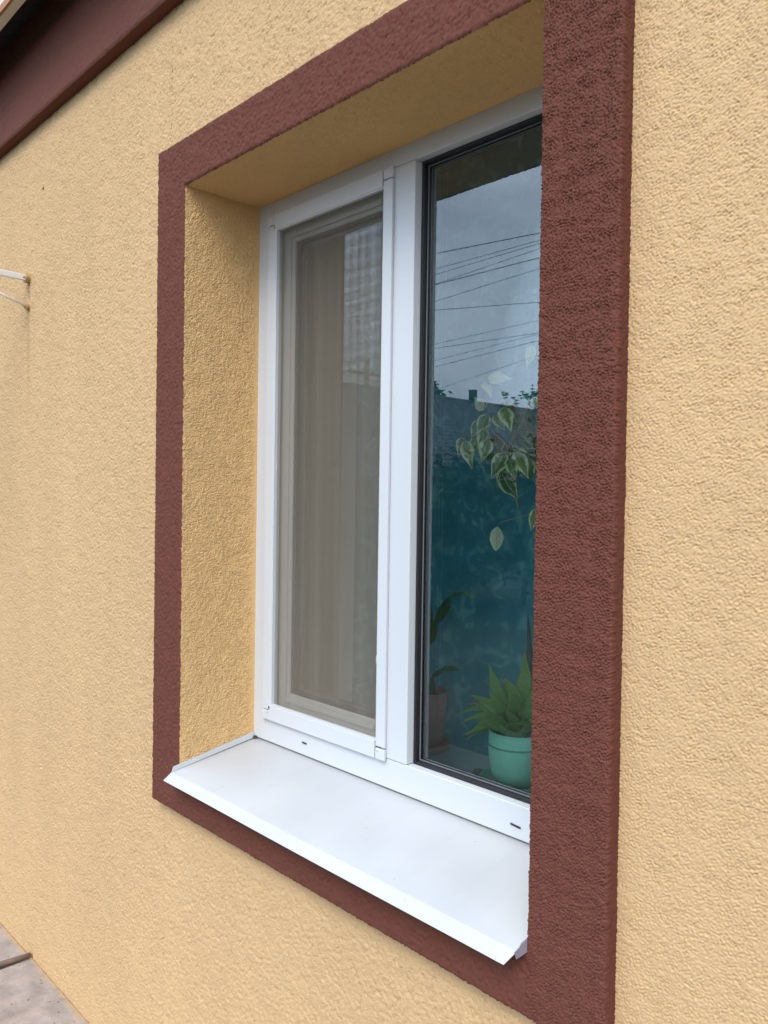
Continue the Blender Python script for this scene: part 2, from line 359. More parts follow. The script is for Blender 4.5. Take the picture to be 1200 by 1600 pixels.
ma = Nn('ShaderNodeMath'); ma.operation = 'MULTIPLY_ADD'; ma.inputs[1].default_value = .065; L(n5.outputs['Fac'], ma.inputs[0]); L(sy.outputs[1], ma.inputs[2])
mr = Nn('ShaderNodeMapRange'); mr.inputs['From Min'].default_value = .012; mr.inputs['From Max'].default_value = .035; L(ma.outputs[0], mr.inputs['Value'])
m6 = Nn('ShaderNodeMix'); m6.data_type = 'RGBA'; L(mr.outputs[0], m6.inputs[0]); L(mx.outputs[2], m6.inputs[6]); m6.inputs[7].default_value = (0.42, 0.28, 0.14, 1)
n7 = Nn('ShaderNodeTexNoise'); n7.inputs['Scale'].default_value = 7; L(tc.outputs['Object'], n7.inputs['Vector'])
r7 = Nn('ShaderNodeValToRGB'); r7.color_ramp.elements[0].position = .55; r7.color_ramp.elements[0].color = (0, 0, 0, 1); r7.color_ramp.elements[1].position = .7; r7.color_ramp.elements[1].color = (.5, .5, .5, 1); L(n7.outputs['Fac'], r7.inputs['Fac'])
m7 = Nn('ShaderNodeMix'); m7.data_type = 'RGBA'; L(r7.outputs['Color'], m7.inputs[0]); L(m6.outputs[2], m7.inputs[6]); m7.inputs[7].default_value = (0.42, 0.27, 0.20, 1)
L(m7.outputs[2], b.inputs['Base Color'])
bp = Nn('ShaderNodeBump'); bp.inputs['Distance'].default_value = .006; L(n1.outputs['Fac'], bp.inputs['Height']); L(bp.outputs['Normal'], b.inputs['Normal'])
# slabs along the wall, joints between them
mb = MB(); mb.box(-8, -1.075, -0.75, 0.0, GZ-.2, GZ-.004)
tag(mb.build('concrete_path', cm, bevel=.004), 'weathered grey concrete slab along the foot of the wall', kind='structure')
mb = MB(); mb.box(-1.045, 8, -0.75, 0.0, GZ-.2, GZ)
tag(mb.build('concrete_path', cm, bevel=.004), 'weathered grey concrete slab nearest the window', kind='structure')

# ============================================================ HOUSE
house = empty('house', (0, 0, GZ))
tag(house, 'ochre rendered house wall with brown bands framing a white window', 'house')

def lin(a, b, step): n = max(2, int(round((b-a)/step))+1); return np.linspace(a, b, n)

# wall face, fine patch right of the window
xs = lin(W+WR-.02, 1.52, .0014); zs = lin(-.36, 1.56, .0014)
X, Z = np.meshgrid(xs, zs); P = np.stack([X, -relief(X, Z, .8), Z], -1)
# push the hidden rim back so it tucks under the neighbouring render
grid_object('wall_face', P, None, m_wall, house)
# wall face, left / above / below
for xa, xb, za, zb, stp in ((-1.75, -.120, GZ-.05, 1.90, .0030), (-.121, W+WR-.014, H+WT-.02, 1.90, .0034), (-.121, W+WR-.014, GZ-.05, -BT+.02, .0034)):
    xs = lin(xa, xb, stp); zs = lin(za, zb, stp); X, Z = np.meshgrid(xs, zs)
    grid_object('wall_face', np.stack([X, -relief(X, Z, 1.35, (.31, .17)), Z], -1), None, m_wall_far, house)
mb = MB()                                        # remaining plain wall, out of the picture
mb.box(-9, -1.745, 0.0006, .3, GZ-.1, 2.6); mb.box(1.515, 2.6, .0006, .3, GZ-.1, 2.6)
mb.box(W+WR-.02, 1.516, .0006, .3, GZ-.1, -.355); mb.box(W+WR-.02, 1.516, .0006, .3, 1.555, 2.6)
mb.box(-1.746, -.012, .004, .3, GZ-.1, 2.6); mb.box(W+.012, 1.516, .0045, .299, -.354, 1.39)
mb.box(-.012, W+WR-.02, .004, .3, H+.012, 2.6); mb.box(-.012, W+WR-.02, .004, .3, GZ-.1, -.05)
mb.build('wall_core', m_wall_far, house)

# reveals
def reveal(u0, u1, fn, flip, step=.0024, off=(0, 0)):
    us = lin(u0, u1, step); ys = lin(-T+.0035, D+.004, step)
    U, Yy = np.meshgrid(us, ys); h = relief(U, Yy, 1.25, off)
    # small rounding at the outer arris
    rr = np.clip(1-(Yy+T-.0035)/.004, 0, 1)**2*.0022
    fade = np.clip((D-Yy)/.02, .25, 1)
    grid_object('reveal', fn(U, Yy, h*fade-rr), None, m_reveal, house, flip)
reveal(-.03, H+.004, lambda U, Y, h: np.stack([h+.0005, Y, U], -1), False, step=.0017, off=(.5, .2))
reveal(-.03, H+.004, lambda U, Y, h: np.stack([W-h-.0005, Y, U], -1), True, step=.0045, off=(.1, .7))
reveal(-.004, W+.004, lambda U, Y, h: np.stack([U, Y, H-h*1.2-.0005], -1), False, off=(.9, .4))

# brown plaster band framing the opening: one raised face with rounded, ragged arrises
def edge_noise(s, seed):
    return relief(s, s*0+seed*.137, 1.6) + relief(s*.35, s*0+seed*.31+.2, 1.2)
def ring_face(name, x0, x1, z0, z1, step, edges, back=0.0):
    """edges: which borders are true arrises (L,R,T,B outer; l,r,t,b inner)"""
    xs = lin(x0, x1, step); zs = lin(z0, z1, step); X, Z = np.meshgrid(xs, zs)
    dist = np.full_like(X, 1.0); rag = 0.0
    d_out = np.minimum.reduce([X+WL, W+WR-X, Z+BT, H+WT-Z])
    ins_x = np.maximum.reduce([-X, X-W]); ins_z = np.maximum.reduce([-.045-Z, Z-H])
    inside_gap = np.where((ins_x > 0) & (ins_z > 0), np.hypot(ins_x, ins_z), np.maximum(ins_x, ins_z))
    d = np.minimum(d_out, np.maximum(inside_gap, 0)); d = np.maximum(d, 0)
    rd = .0045; k = np.clip(1-d/rd, 0, 1); drop = rd*(1-np.sqrt(np.clip(1-k**2, 0, 1)))*.75
    h = relief(X, Z, 1.25, (.63, .41))
    Yv = -T-h+drop+back
    # ragged paint line: shift vertices close to an arris along the wall
    near = np.clip(1-d/.004, 0, 1)
    jx = near*edge_noise(Z, 1)*.38; jz = near*edge_noise(X, 2)*.38
    return X+jx, Yv, Z+jz, xs, zs
Xa, Ya, Za, xs, zs = ring_face('a', -WL, W+.006, -BT, H+WT, .003, '')
P = np.stack([Xa, Ya+.0012*(Xa > W), Za], -1)
Xr, Zr = np.meshgrid(xs, zs); xc = .5*(Xr[:-1, :-1]+Xr[1:, 1:]); zc = .5*(Zr[:-1, :-1]+Zr[1:, 1:])
keep = ~((xc > .0001) & (xc < W-.001) & (zc > -.045) & (zc < H-.0001)) & ~((xc > W-.001) & (zc > -.05) & (zc < H))
wb = grid_object('window_band', P, keep, m_brown, house)
Xa, Ya, Za, xs, zs = ring_face('b', W, W+WR, -BT, H+WT, .0013, '')
# right upright is the nearest piece: finer grid
Pb = np.stack([Xa, Ya-.0002, Za], -1)
lip = Pb[:, -1:].copy(); lip[:, :, 1] = -T+.012; lip[:, :, 0] -= .0006; Pb = np.concatenate([Pb, lip], 1)      # turn the arris back onto the side
lip = Pb[:, :1].copy(); lip[:, :, 1] = -T+.010; Pb = np.concatenate([lip, Pb], 1)
nb_ = grid_object('window_band', Pb, None, m_brown, house)
# side faces of the band
def side(fnc, a, b, step, flip, off):
    ss = lin(a, b, step); ys = lin(-T+.0045, .004, step); S, Y = np.meshgrid(ss, ys)
    h = relief(S, Y, .9, off)+edge_noise(S, 1)*.2*np.clip(1-(Y+T)/.01, 0, 1)
    grid_object('band_edge', fnc(S, Y, h), None, m_brown, house, flip)
side(lambda S, Y, h: np.stack([W+WR-.0012+h*.8, Y, S], -1), -BT, H+WT, .0018, False, (.2, .8))
side(lambda S, Y, h: np.stack([-WL+.0008-h, Y, S], -1), -BT, H+WT, .004, True, (.2, .3))
side(lambda S, Y, h: np.stack([S, Y, H+WT-.0008+h], -1), -WL, W+WR, .004, False, (.5, .3))
side(lambda S, Y, h: np.stack([S, Y, -BT+.0008-h], -1), -WL, W+WR, .004, True, (.7, .3))
# the strip of band left bare under the sill
mb = MB(); mb.box(-.0, W, -T+.006, .02, -.06, -.044); mb.build('band_top_edge', m_brown, house)

# the right upright and lower band run on: the photo shows the lower band ending behind the right upright
# cornice band below the eaves
xs = lin(-2.2, 2.6, .006); zs = lin(1.887, 2.30, .006); X, Z = np.meshgrid(xs, zs)
d = np.clip(1-(Z-1.887)/.006, 0, 1)
grid_object('cornice_band', np.stack([X, -.0375-relief(X, Z, .8, (.4, .1))+d*.004, Z], -1), None, m_brown_far, house)
mb = MB(); mb.box(-9, 2.6, -.0335, .006, 1.8872, 2.42); mb.box(-9, -2.195, -.0375, -.0335, 1.8872, 2.42)
mb.build('cornice_core', m_brown_far, house)

# eaves: fascia, strip, sloping soffit boards, roof
mb = MB(); mb.box(-9, 3.0, -.168, -.14, 2.1313, 2.26); mb.build('fascia', m_fascia, house, bevel=.002)
mb = MB(); mb.box(-9, 3.0, -.176, -.1685, 2.1308, 2.1547); mb.build('fascia_strip', m_stripe, house, bevel=.001)
bw = .118
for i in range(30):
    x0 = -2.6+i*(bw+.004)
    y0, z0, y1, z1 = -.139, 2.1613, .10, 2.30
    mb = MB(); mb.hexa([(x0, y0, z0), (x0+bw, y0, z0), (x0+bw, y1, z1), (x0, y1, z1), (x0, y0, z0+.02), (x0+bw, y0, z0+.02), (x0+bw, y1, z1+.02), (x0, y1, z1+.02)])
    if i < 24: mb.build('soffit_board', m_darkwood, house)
m_roof = simple('grey_roof_sheet', (0.16, 0.16, 0.16), .8, .2, 3)
mb = MB(); mb.hexa([(-9, -.21, 2.262), (3.0, -.21, 2.262), (3.0, 4.2, 4.1), (-9, 4.2, 4.1), (-9, -.21, 2.29), (3.0, -.21, 2.29), (3.0, 4.2, 4.13), (-9, 4.2, 4.13)])
mb.hexa([(-9, 4.2, 4.1), (3.0, 4.2, 4.1), (3.0, 8.4, 2.2), (-9, 8.4, 2.2), (-9, 4.2, 4.13), (3.0, 4.2, 4.13), (3.0, 8.4, 2.23), (-9, 8.4, 2.23)])
mb.build('roof', m_roof, house)
# rest of the house body
mb = MB(); mb.box(-9, -8.7, .3, 4.2, GZ-.1, 2.2); mb.box(-9, -.6, 3.9, 4.2, GZ-.1, 2.2); mb.box(2.2, 2.6, 3.9, 4.2, GZ-.1, 2.2); mb.box(-.6, 2.2, 3.9, 4.2, 1.5, 2.2)
mb.box(2.5, 2.6, 2.4, 3.9, GZ-.1, 2.2); mb.box(2.5, 2.6, .3, 2.4, GZ-.1, -.05); mb.box(2.5, 2.6, .3, 2.4, 1.55, 2.2)
mb.build('outer_wall', m_wall_far, house)
# room behind the window, side and back openings added to let daylight in
mb = MB(); x0, x1, y0, y1, z0, z1 = -1.4, 2.4, .301, 3.8, -.95, 1.72
mb.box(x0-.1, -.6, y1, y1+.1, z0, z1); mb.box(2.2, x1+.1, y1, y1+.1, z0, z1); mb.box(-.6, 2.2, y1, y1+.1, 1.5, z1)
mb.box(x0-.1, x0, y0, y1, z0, z1); mb.box(x1, x1+.1, 2.4, y1, z0, z1); mb.box(x1, x1+.1, y0, 2.4, z0, -.05); mb.box(x1, x1+.1, y0, 2.4, 1.55, z1)
mb.box(x0-.1, x1+.1, y0, y1+.1, z1, z1+.1); mb.box(x0-.1, x1+.1, y0, y1+.1, z0-.1, z0)
mb.build('room_shell', m_room, house)
mb = MB()
for y in (.31, 1.32, 2.33): mb.box(2.47, 2.53, y, y+.07, -.05, 1.55)
for z in (-.05, 1.48): mb.box(2.471, 2.529, .38, 2.33, z, z+.07)
mb.build('added_side_window', m_pvc, house)  # unseen window, added so daylight reaches the plants
mb = MB()
for x in (-.6, .76, 2.13): mb.box(x, x+.07, 3.9, 3.96, z0, 1.5)
for z in (z0, 1.43): mb.box(-.53, 2.13, 3.901, 3.959, z, z+.07)
mb.build('added_patio_door', m_pvc, house)  # unseen glazed door, added to make the curtain glow from behind

# sill flashing: folded sheet metal
sl = lambda y: -0.003 + (y-D)*(0.040/(D+.05))         # surface height at y
ynose, yfold = -.070, -.050
zf = sl(yfold); zn = -.060
def sill_point(x, y, z): return (x, y, z)
m_sill, t, b = new_mat('white_sill_metal'); Nn = t.nodes.new; L = t.links.new
b.inputs['Roughness'].default_value = .36
tc = Nn('ShaderNodeTexCoord'); n1 = Nn('ShaderNodeTexNoise'); n1.inputs['Scale'].default_value = 5; n1.inputs['Detail'].default_value = 8
vo = Nn('ShaderNodeTexVoronoi'); vo.inputs['Scale'].default_value = 22
ls = Nn('ShaderNodeMath'); ls.operation = 'LESS_THAN'; ls.inputs[1].default_value = .05
r = Nn('ShaderNodeValToRGB'); r.color_ramp.elements[0].position = .35; r.color_ramp.elements[0].color = (0.46, 0.47, 0.48, 1); r.color_ramp.elements[1].position = .6; r.color_ramp.elements[1].color = (0.495, 0.505, 0.515, 1)
mx = Nn('ShaderNodeMix'); mx.data_type = 'RGBA'; mx.inputs[7].default_value = (0.42, 0.40, 0.38, 1)
for a in (n1, vo): L(tc.outputs['Object'], a.inputs['Vector'])
L(n1.outputs['Fac'], r.inputs['Fac']); L(vo.outputs['Distance'], ls.inputs[0]); L(ls.outputs[0], mx.inputs[0]); L(r.outputs['Color'], mx.inputs[6])
mps = Nn('ShaderNodeMapping'); mps.inputs['Scale'].default_value = (30, 4, 4); ns_ = Nn('ShaderNodeTexNoise'); ns_.inputs['Scale'].default_value = 1.0; ns_.inputs['Detail'].default_value = 6
L(tc.outputs['Object'], mps.inputs['Vector']); L(mps.outputs[0], ns_.inputs['Vector'])
rs_ = Nn('ShaderNodeValToRGB'); rs_.color_ramp.elements[0].position = .52; rs_.color_ramp.elements[0].color = (0, 0, 0, 1); rs_.color_ramp.elements[1].position = .75; rs_.color_ramp.elements[1].color = (.16, .16, .16, 1); L(ns_.outputs['Fac'], rs_.inputs['Fac'])
ms_ = Nn('ShaderNodeMix'); ms_.data_type = 'RGBA'; L(rs_.outputs['Color'], ms_.inputs[0]); L(mx.outputs[2], ms_.inputs[6]); ms_.inputs[7].default_value = (0.38, 0.38, 0.37, 1)
L(ms_.outputs[2], b.inputs['Base Color'])
rr_ = Nn('ShaderNodeMapRange'); rr_.inputs['To Min'].default_value = .28; rr_.inputs['To Max'].default_value = .55; L(n1.outputs['Fac'], rr_.inputs['Value']); L(rr_.outputs[0], b.inputs['Roughness'])
sill = bpy.data.meshes.new('window_sill'); bm = bmesh.new()
th = .0016
def strip(bm, ring):                                # closed prism between two section outlines
    vs = [bm.verts.new(p) for p in ring]; return vs
secL = [(.004, D+.012, sl(D)), (.004, yfold, zf), (-.001, ynose, zn)]
secR = [(W-.004, D+.012, sl(D)), (W-.004, yfold, zf), (W-.014, ynose, zn)]
nx = 24
rows = []
for k in range(3):
    row = []
    for i in range(nx+1):
        f = i/nx; a = Vector(secL[k]); c = Vector(secR[k]); p = a.lerp(c, f)
        if k == 1: p.z += .0006*math.sin(f*9)
        if k == 2: p.y += .0007*math.sin(f*7+1)
        row.append(bm.verts.new(p))
    rows.append(row)
for k in range(2):
    for i in range(nx): bm.faces.new((rows[k][i], rows[k+1][i], rows[k+1][i+1], rows[k][i+1]))
bm.to_mesh(sill); bm.free()
so = link_mesh('window_sill', sill, m_sill, house, True)
s_ = so.modifiers.new('thick', 'SOLIDIFY'); s_.thickness = th; s_.offset = -1
bv = so.modifiers.new('bevel', 'BEVEL'); bv.width = .0022; bv.segments = 3; bv.limit_method = 'ANGLE'; bv.angle_limit = R(12)
# upturned ends
for sgn, xe in ((1, .0045), (-1, W-.0045)):
    mb = MB(); xo = xe - sgn*.0035; hgt = .020
    a0 = (xe, D-.002, sl(D)+.0008); a1 = (xe-sgn*.001, yfold+.001, zf+.0008); b1 = (xo, yfold+.007, zf+.012); b0 = (xo, D-.002, sl(D)+.015)
    pts = [a0, a1, b1, b0]
    inn = [(p[0]+sgn*.0014, p[1], p[2]) for p in pts]
    mb.v = pts+inn; mb.f = [(0, 1, 2, 3), (7, 6, 5, 4), (0, 4, 5, 1), (1, 5, 6, 2), (2, 6, 7, 3), (3, 7, 4, 0)]
    mb.build('sill_upstand', m_sill, house)
# folded tongue at the right end, seen from outside
mb = MB()
tg = [(W+.000, -.029, zf+.013), (W+.001, -.030, zf-.006), (W-.002, -.052, zf-.010), (W-.003, -.056, zf+.001)]
inn = [(p[0]-.0014, p[1], p[2]) for p in tg]
mb.v = tg+inn; mb.f = [(0, 1, 2, 3), (7, 6, 5, 4), (0, 4, 5, 1), (1, 5, 6, 2), (2, 6, 7, 3), (3, 7, 4, 0)]
tag(mb.build('sill_end_tongue', simple('bare_sheet_edge', (.34, .32, .36), .45, .3, 60, metal=.3), house), 'bare grey bent end of the sill sheet')
# crumb of old filler and dark gap where sill, jamb and frame meet
mb = MB(); mb.lathe((.012, D-.004, .0015), [(0, .003), (.004, .002), (.006, -.001)], 8)
mb.build('sealant_gap', m_slot, house)

# ------------------------------------------------------------ window (part of the house, its pieces are sub-parts)
FO = .065                                           # frame member width
XM0, XM1 = .497, .577                               # mullion
Z0, Z1 = .065, 1.36                                 # opening of the frame
dep = .07
mb = MB()
mb.box(-.004, FO, D, D+dep, .0, H+.006); mb.box(W-FO, W+.004, D, D+dep, .0, H+.006)
mb.box(FO, W-FO, D+.0003, D+dep, .0, Z0); mb.box(FO, W-FO, D+.0003, D+dep, Z1, H+.006)
win = mb.build('window', m_pvc, house, bevel=.0022)
mb = MB(); mb.box(XM0, XM1, D-.0008, D+dep-.004, Z0+.0006, Z1-.0006); mb.build('mullion', m_pvc, win, bevel=.0025)
# drain slots in the bottom rail
for xa, xb, za, zb in ((.212, .229, .0315, .031), (.859, .882, .0255, .0235)):
    mb = MB(); mb.tube([(xa, D-.0004, za), (xb, D-.0004, zb)], .0019, 8); mb.build('drain_slot', m_slot, win)
# sash of the left casement, set back behind the screen
sx0, sx1, sz0, sz1 = FO-.012, XM0+.012, Z0-.010, Z1+.010
ix0, ix1, iz0, iz1 = .129, .453, .134, 1.287
ys, ye = D+.020, D+.068
mb = MB()
mb.box(sx0, ix0, ys, ye, sz0, sz1); mb.box(ix1-.0, XM0-.0005, ys, ye, sz0, sz1)
mb.box(ix0, ix1, ys+.0003, ye, sz0, iz0); mb.box(ix0, ix1, ys+.0003, ye, iz1, sz1)
mb.build('sash', m_pvc2, win, bevel=.003)
# raised lip round the sash
mb = MB(); q = .012
mb.box(ix0-q-.012, ix0-q, ys-.004, ys, iz0-q, iz1+q); mb.box(ix0-q, ix1, ys-.004, ys, iz0-q-.012, iz0-q); mb.box(ix0-q, ix1, ys-.004, ys, iz1+q, iz1+q+.012)
mb.build('sash_lip', m_pvc2, win, bevel=.0015)
def gasket(x0, x1, z0, z1, y0, y1, w, name='gasket', mat=m_rubber):
    mb = MB()
    mb.box(x0, x0+w, y0, y1, z0, z1); mb.box(x1-w, x1, y0, y1, z0, z1)
    mb.box(x0+w, x1-w, y0, y1, z0, z0+w); mb.box(x0+w, x1-w, y0, y1, z1-w, z1)
    return mb.build(name, mat, win, bevel=.0008)
gasket(ix0, ix1, iz0, iz1, ys+.004, ys+.014, .005)
gasket(ix0+.005, ix1-.005, iz0+.005, iz1-.005, ys+.018, ys+.030, .009, 'spacer', m_spacer)
gasket(ix0, ix1, iz0, iz1, ys+.032, ys+.045, .006)
# fixed light on the right
fx0, fx1 = XM1, W-FO
gasket(fx0, fx1, Z0, Z1, D+.020, D+.031, .0065)
gasket(fx0+.0065, fx1-.0065, Z0+.0065, Z1-.0065, D+.0325, D+.0335, .0035, 'gasket_lip', simple('grey_gasket_lip', (.16, .16, .17), .4))
gasket(fx0, fx1, Z0, Z1, D+.036, D+.050, .010, 'spacer', simple('dark_spacer', (.03, .032, .036), .4, metal=.4))
gasket(fx0+.010, fx1-.010, Z0+.010, Z1-.010, D+.040, D+.042, .0012, 'spacer_edge', m_spacer)
def pane(x0, x1, z0, z1, y):
    mb = MB(); n = len(mb.v); mb.quad((x0, y, z0), (x1, y, z0), (x1, y, z1), (x0, y, z1)); return mb.build('pane', m_glass, win)
pane(fx0+.001, fx1-.001, Z0+.001, Z1-.001, D+.034); pane(fx0+.001, fx1-.001, Z0+.001, Z1-.001, D+.053)
pane(ix0+.001, ix1-.001, iz0+.001, iz1-.001, ys+.016); pane(ix0+.001, ix1-.001, iz0+.001, iz1-.001, ys+.031)
# inner side of the wall opening and inner sill
mb = MB(); mb.box(-.30, -.004, .301-.0, .302, -.05, H+.1)
mb.box(-.30, W+.3, D+dep+.001, .44, .012, .040)
mb.build('inner_sill', m_shelf, house, bevel=.006)

# ------------------------------------------------------------ insect screen (clipped on, lifts away)
scr = empty('insect_screen', (.28, D-.008, .06))
tag(scr, 'white framed insect screen with grey net clipped over the left casement', 'insect screen')
yn0, yn1 = D-.009, D-.0012
ax0, ax1, ix0_, ix1_ = .050, .516, .084, .487
az0, az1, bz0, bz1 = .060, 1.362, .0985, 1.3235
def bar(x0, x1, z0, z1):
    mb = MB(); mb.box(x0, x1, yn0, yn1, z0, z1); mb.build('frame_bar', m_alu, scr, bevel=.0016)
cw = .0
bar(ax0, ix0_, bz0-.012, bz1+.012); bar(ix1_, ax1, bz0+.004-.014, bz1+.012)
bar(ax0+.026, ix1_-.004, az0, bz0); bar(ax0+.026, ix1_-.004, bz1, az1)
# inner returns of the bars (the slot that holds the net)
mb = MB(); q = .004
mb.box(ix0_, ix0_+q, yn0+.0015, yn1+.012, bz0, bz1)
mb.box(ix0_+q, ix1_-.001, yn0+.0015, yn1+.006, bz0, bz0+q); mb.box(ix0_+q, ix1_-.001, yn0+.0015, yn1+.006, bz1-q, bz1)
mb.build('net_channel', m_alu, scr, bevel=.0008)
for cx_, cz_, sx_, sz_ in ((ax0, az0, 1, 1), (ax1, az0, -1, 1), (ax0, az1, 1, -1), (ax1, az1, -1, -1)):
    mb = MB(); w1, h1 = .025, .0245
    x0, x1 = sorted((cx_, cx_+sx_*(w1 if sx_ > 0 else .0295))); z0, z1 = sorted((cz_, cz_+sz_*h1))
    mb.box(x0, x1, yn0-.0004, yn1, z0, z1)
    co = mb.build('corner_piece', m_alu, scr, bevel=.002)
    mb = MB(); mb.lathe((0, 0, 0), [(0, .0016), (.0032, .0014), (.0038, 0)], 14)
    xo = cx_+sx_*.022; zo = cz_+sz_*.022
    mb.v = [(v[0]+xo, yn0-.0004-v[2], v[1]+zo) for v in mb.v]
    mb.build('rivet', m_alu, co, smooth=True)
# pull tab at the left bar
mb = MB(); mb.box(ix0_+.001, ix0_+.006, yn1+.001, yn1+.004, .704, .724); mb.build('pull_tab', simple('clear_tab', (.45, .46, .46), .25), scr, bevel=.001)
mb = MB(); mb.box(ix1_-.011, ix1_-.003, yn1, yn1+.003, .268, .288); mb.build('pull_tab', simple('clear_tab_b', (.45, .46, .46), .25), scr, bevel=.001)
# net: real threads
pit, rad = .00165, .00022
ny = yn1+.0035
xx = np.arange(ix0_+.004, ix1_+.004, pit); zz = np.arange(bz0+.003, bz1-.003, pit)
V = []; F = []
def thread(a, bb):
    n = len(V); d = (Vector(bb)-Vector(a)).normalized(); s = d.cross(Vector((0, 1, 0))).normalized()*rad; k = Vector((0, rad, 0))
    for p in (a, bb):
        p = Vector(p); V.extend([p-s-k*.0, p-k, p+s, p+k])
    F.extend([(n, n+1, n+5, n+4), (n+1, n+2, n+6, n+5), (n+2, n+3, n+7, n+6), (n+3, n, n+4, n+7)])
for x in xx: thread((x, ny+.0009*math.sin(x*37), bz0), (x, ny+.0009*math.sin(x*37+.4), bz1))
for z in zz: thread((ix0_, ny, z), (ix1_+.004, ny, z))
me = bpy.data.meshes.new('net'); me.from_pydata([tuple(v) for v in V], [], F); me.update()
o = link_mesh('net', me, m_net, scr, False); tag(o, kind='stuff')

# ------------------------------------------------------------ canopy bracket on the wall, far left
br = empty('canopy_bracket', (-1.12, 0, 1.39))
tag(br, 'white metal canopy bracket with diagonal brace and rusty fixings on the ochre wall', 'bracket')
mb = MB(); mb.hexa([(-1.130, -.62, 1.384), (-1.110, -.62, 1.384), (-1.114, -.012, 1.376), (-1.126, -.012, 1.376), (-1.132, -.62, 1.402), (-1.108, -.62, 1.402), (-1.112, -.012, 1.396), (-1.128, -.012, 1.396)])
mb.build('arm', m_bracket, br, bevel=.002)
mb = MB(); pts = [(-1.122, -.010, 1.290), (-1.121, -.10, 1.318), (-1.121, -.34, 1.372)]
mb.tube(pts, .0042, 8); mb.build('brace', m_bracket, br, smooth=True)
mb = MB(); mb.tube([(-1.120, -.016, 1.386), (-1.120, .002, 1.386)], .017, 14); mb.tube([(-1.120, -.024, 1.386), (-1.120, -.014, 1.386)], .009, 6)
mb.build('fixing', m_plate, br, bevel=.001)
mb = MB(); mb.tube([(-1.122, -.012, 1.288), (-1.122, .002, 1.288)], .012, 12); mb.tube([(-1.122, -.018, 1.288), (-1.122, -.010, 1.288)], .006, 6)
mb.build('fixing', m_plate, br, bevel=.001)

# rusty rod lying across the slab joint at the foot of the wall
mb = MB(); mb.tube([(-1.044, -.006, GZ+.012), (-1.052, -.06, GZ+.010), (-1.066, -.14, GZ+.008), (-1.080, -.30, GZ+.008)], [.008, .0095, .0095, .010], 10)
tag(mb.build('wooden_stick', simple('weathered_brown_wood', (.16, .10, .075), .8, .35, 40, bump=.001, bscale=90), smooth=True), 'weathered brown stick lying on the concrete at the foot of the wall', 'stick')
# small hole drilled in the render
mb = MB(); mb.lathe((0, 0, 0), [(0, .001), (.004, .0012), (.0055, -.001)], 10); mb.v = [(-.994+v[0]*.8, -.0012-v[2], 1.663+v[1]) for v in mb.v]
mb.build('nail_hole', m_slot, house)

# ============================================================ INDOORS
def leaf_mesh(name, A, B, width, mat, parent, bend=.12, fold=.25, prof='heart', face=None, n=10, roll=0.0, thick=0):
    A = Vector(A); B = Vector(B); L_ = (B-A).length; t = (B-A).normalized()
    view = face or Vector((0.62, -0.78, 0.1))
    s = t.cross(view).normalized(); nrm = s.cross(t).normalized()
    s = (Matrix.Rotation(roll, 3, t) @ s); nrm = (Matrix.Rotation(roll, 3, t) @ nrm)
    V, F, UV = [], [], []
    cols = 5
    for i in range(n+1):
        f = i/n
        if prof == 'heart':
            w = (max(0, math.sin(math.pi*min(1, f*1.02)**.62))**.85)*(1-f**6) if f < .82 else None
            base = math.sin(math.pi*.82**.62)**.85
            if w is None: w = base*max(0, 1-(f-.82)/.18)**1.6*.85 + .02
            if f == 0: w = .06
        elif prof == 'oval': w = max(0, math.sin(math.pi*f**.85))**.75+.01
        else:
            w = max(0, 1-f)**.85*(.75+.25*math.sin(math.pi*min(1, f*1.6+.1)))
        c = A.lerp(B, f)+nrm*(bend*L_*math.sin(math.pi*f))
        for j in range(cols):
            u = j/(cols-1)*2-1
            wob = 1+.05*math.sin(f*19+j)
            V.append(tuple(c+s*(u*w*width*.5*wob)+nrm*(-abs(u)**1.3*fold*w*width*.5)))
            UV.append((j/(cols-1), f))
    for i in range(n):
        for j in range(cols-1):
            a = i*cols+j; F.append((a, a+1, a+cols+1, a+cols))
    me = bpy.data.meshes.new(name); me.from_pydata(V, [], F); me.update()
    ul = me.uv_layers.new(name='UVMap')
    for lp in me.loops: ul.data[lp.index].uv = UV[lp.vertex_index]
    o = link_mesh(name, me, mat, parent, True)
    if thick:
        q = o.modifiers.new('thick', 'SOLIDIFY'); q.thickness = thick; q.offset = 0
    sb = o.modifiers.new('sub', 'SUBSURF'); sb.levels = 1; sb.render_levels = 1
    return o

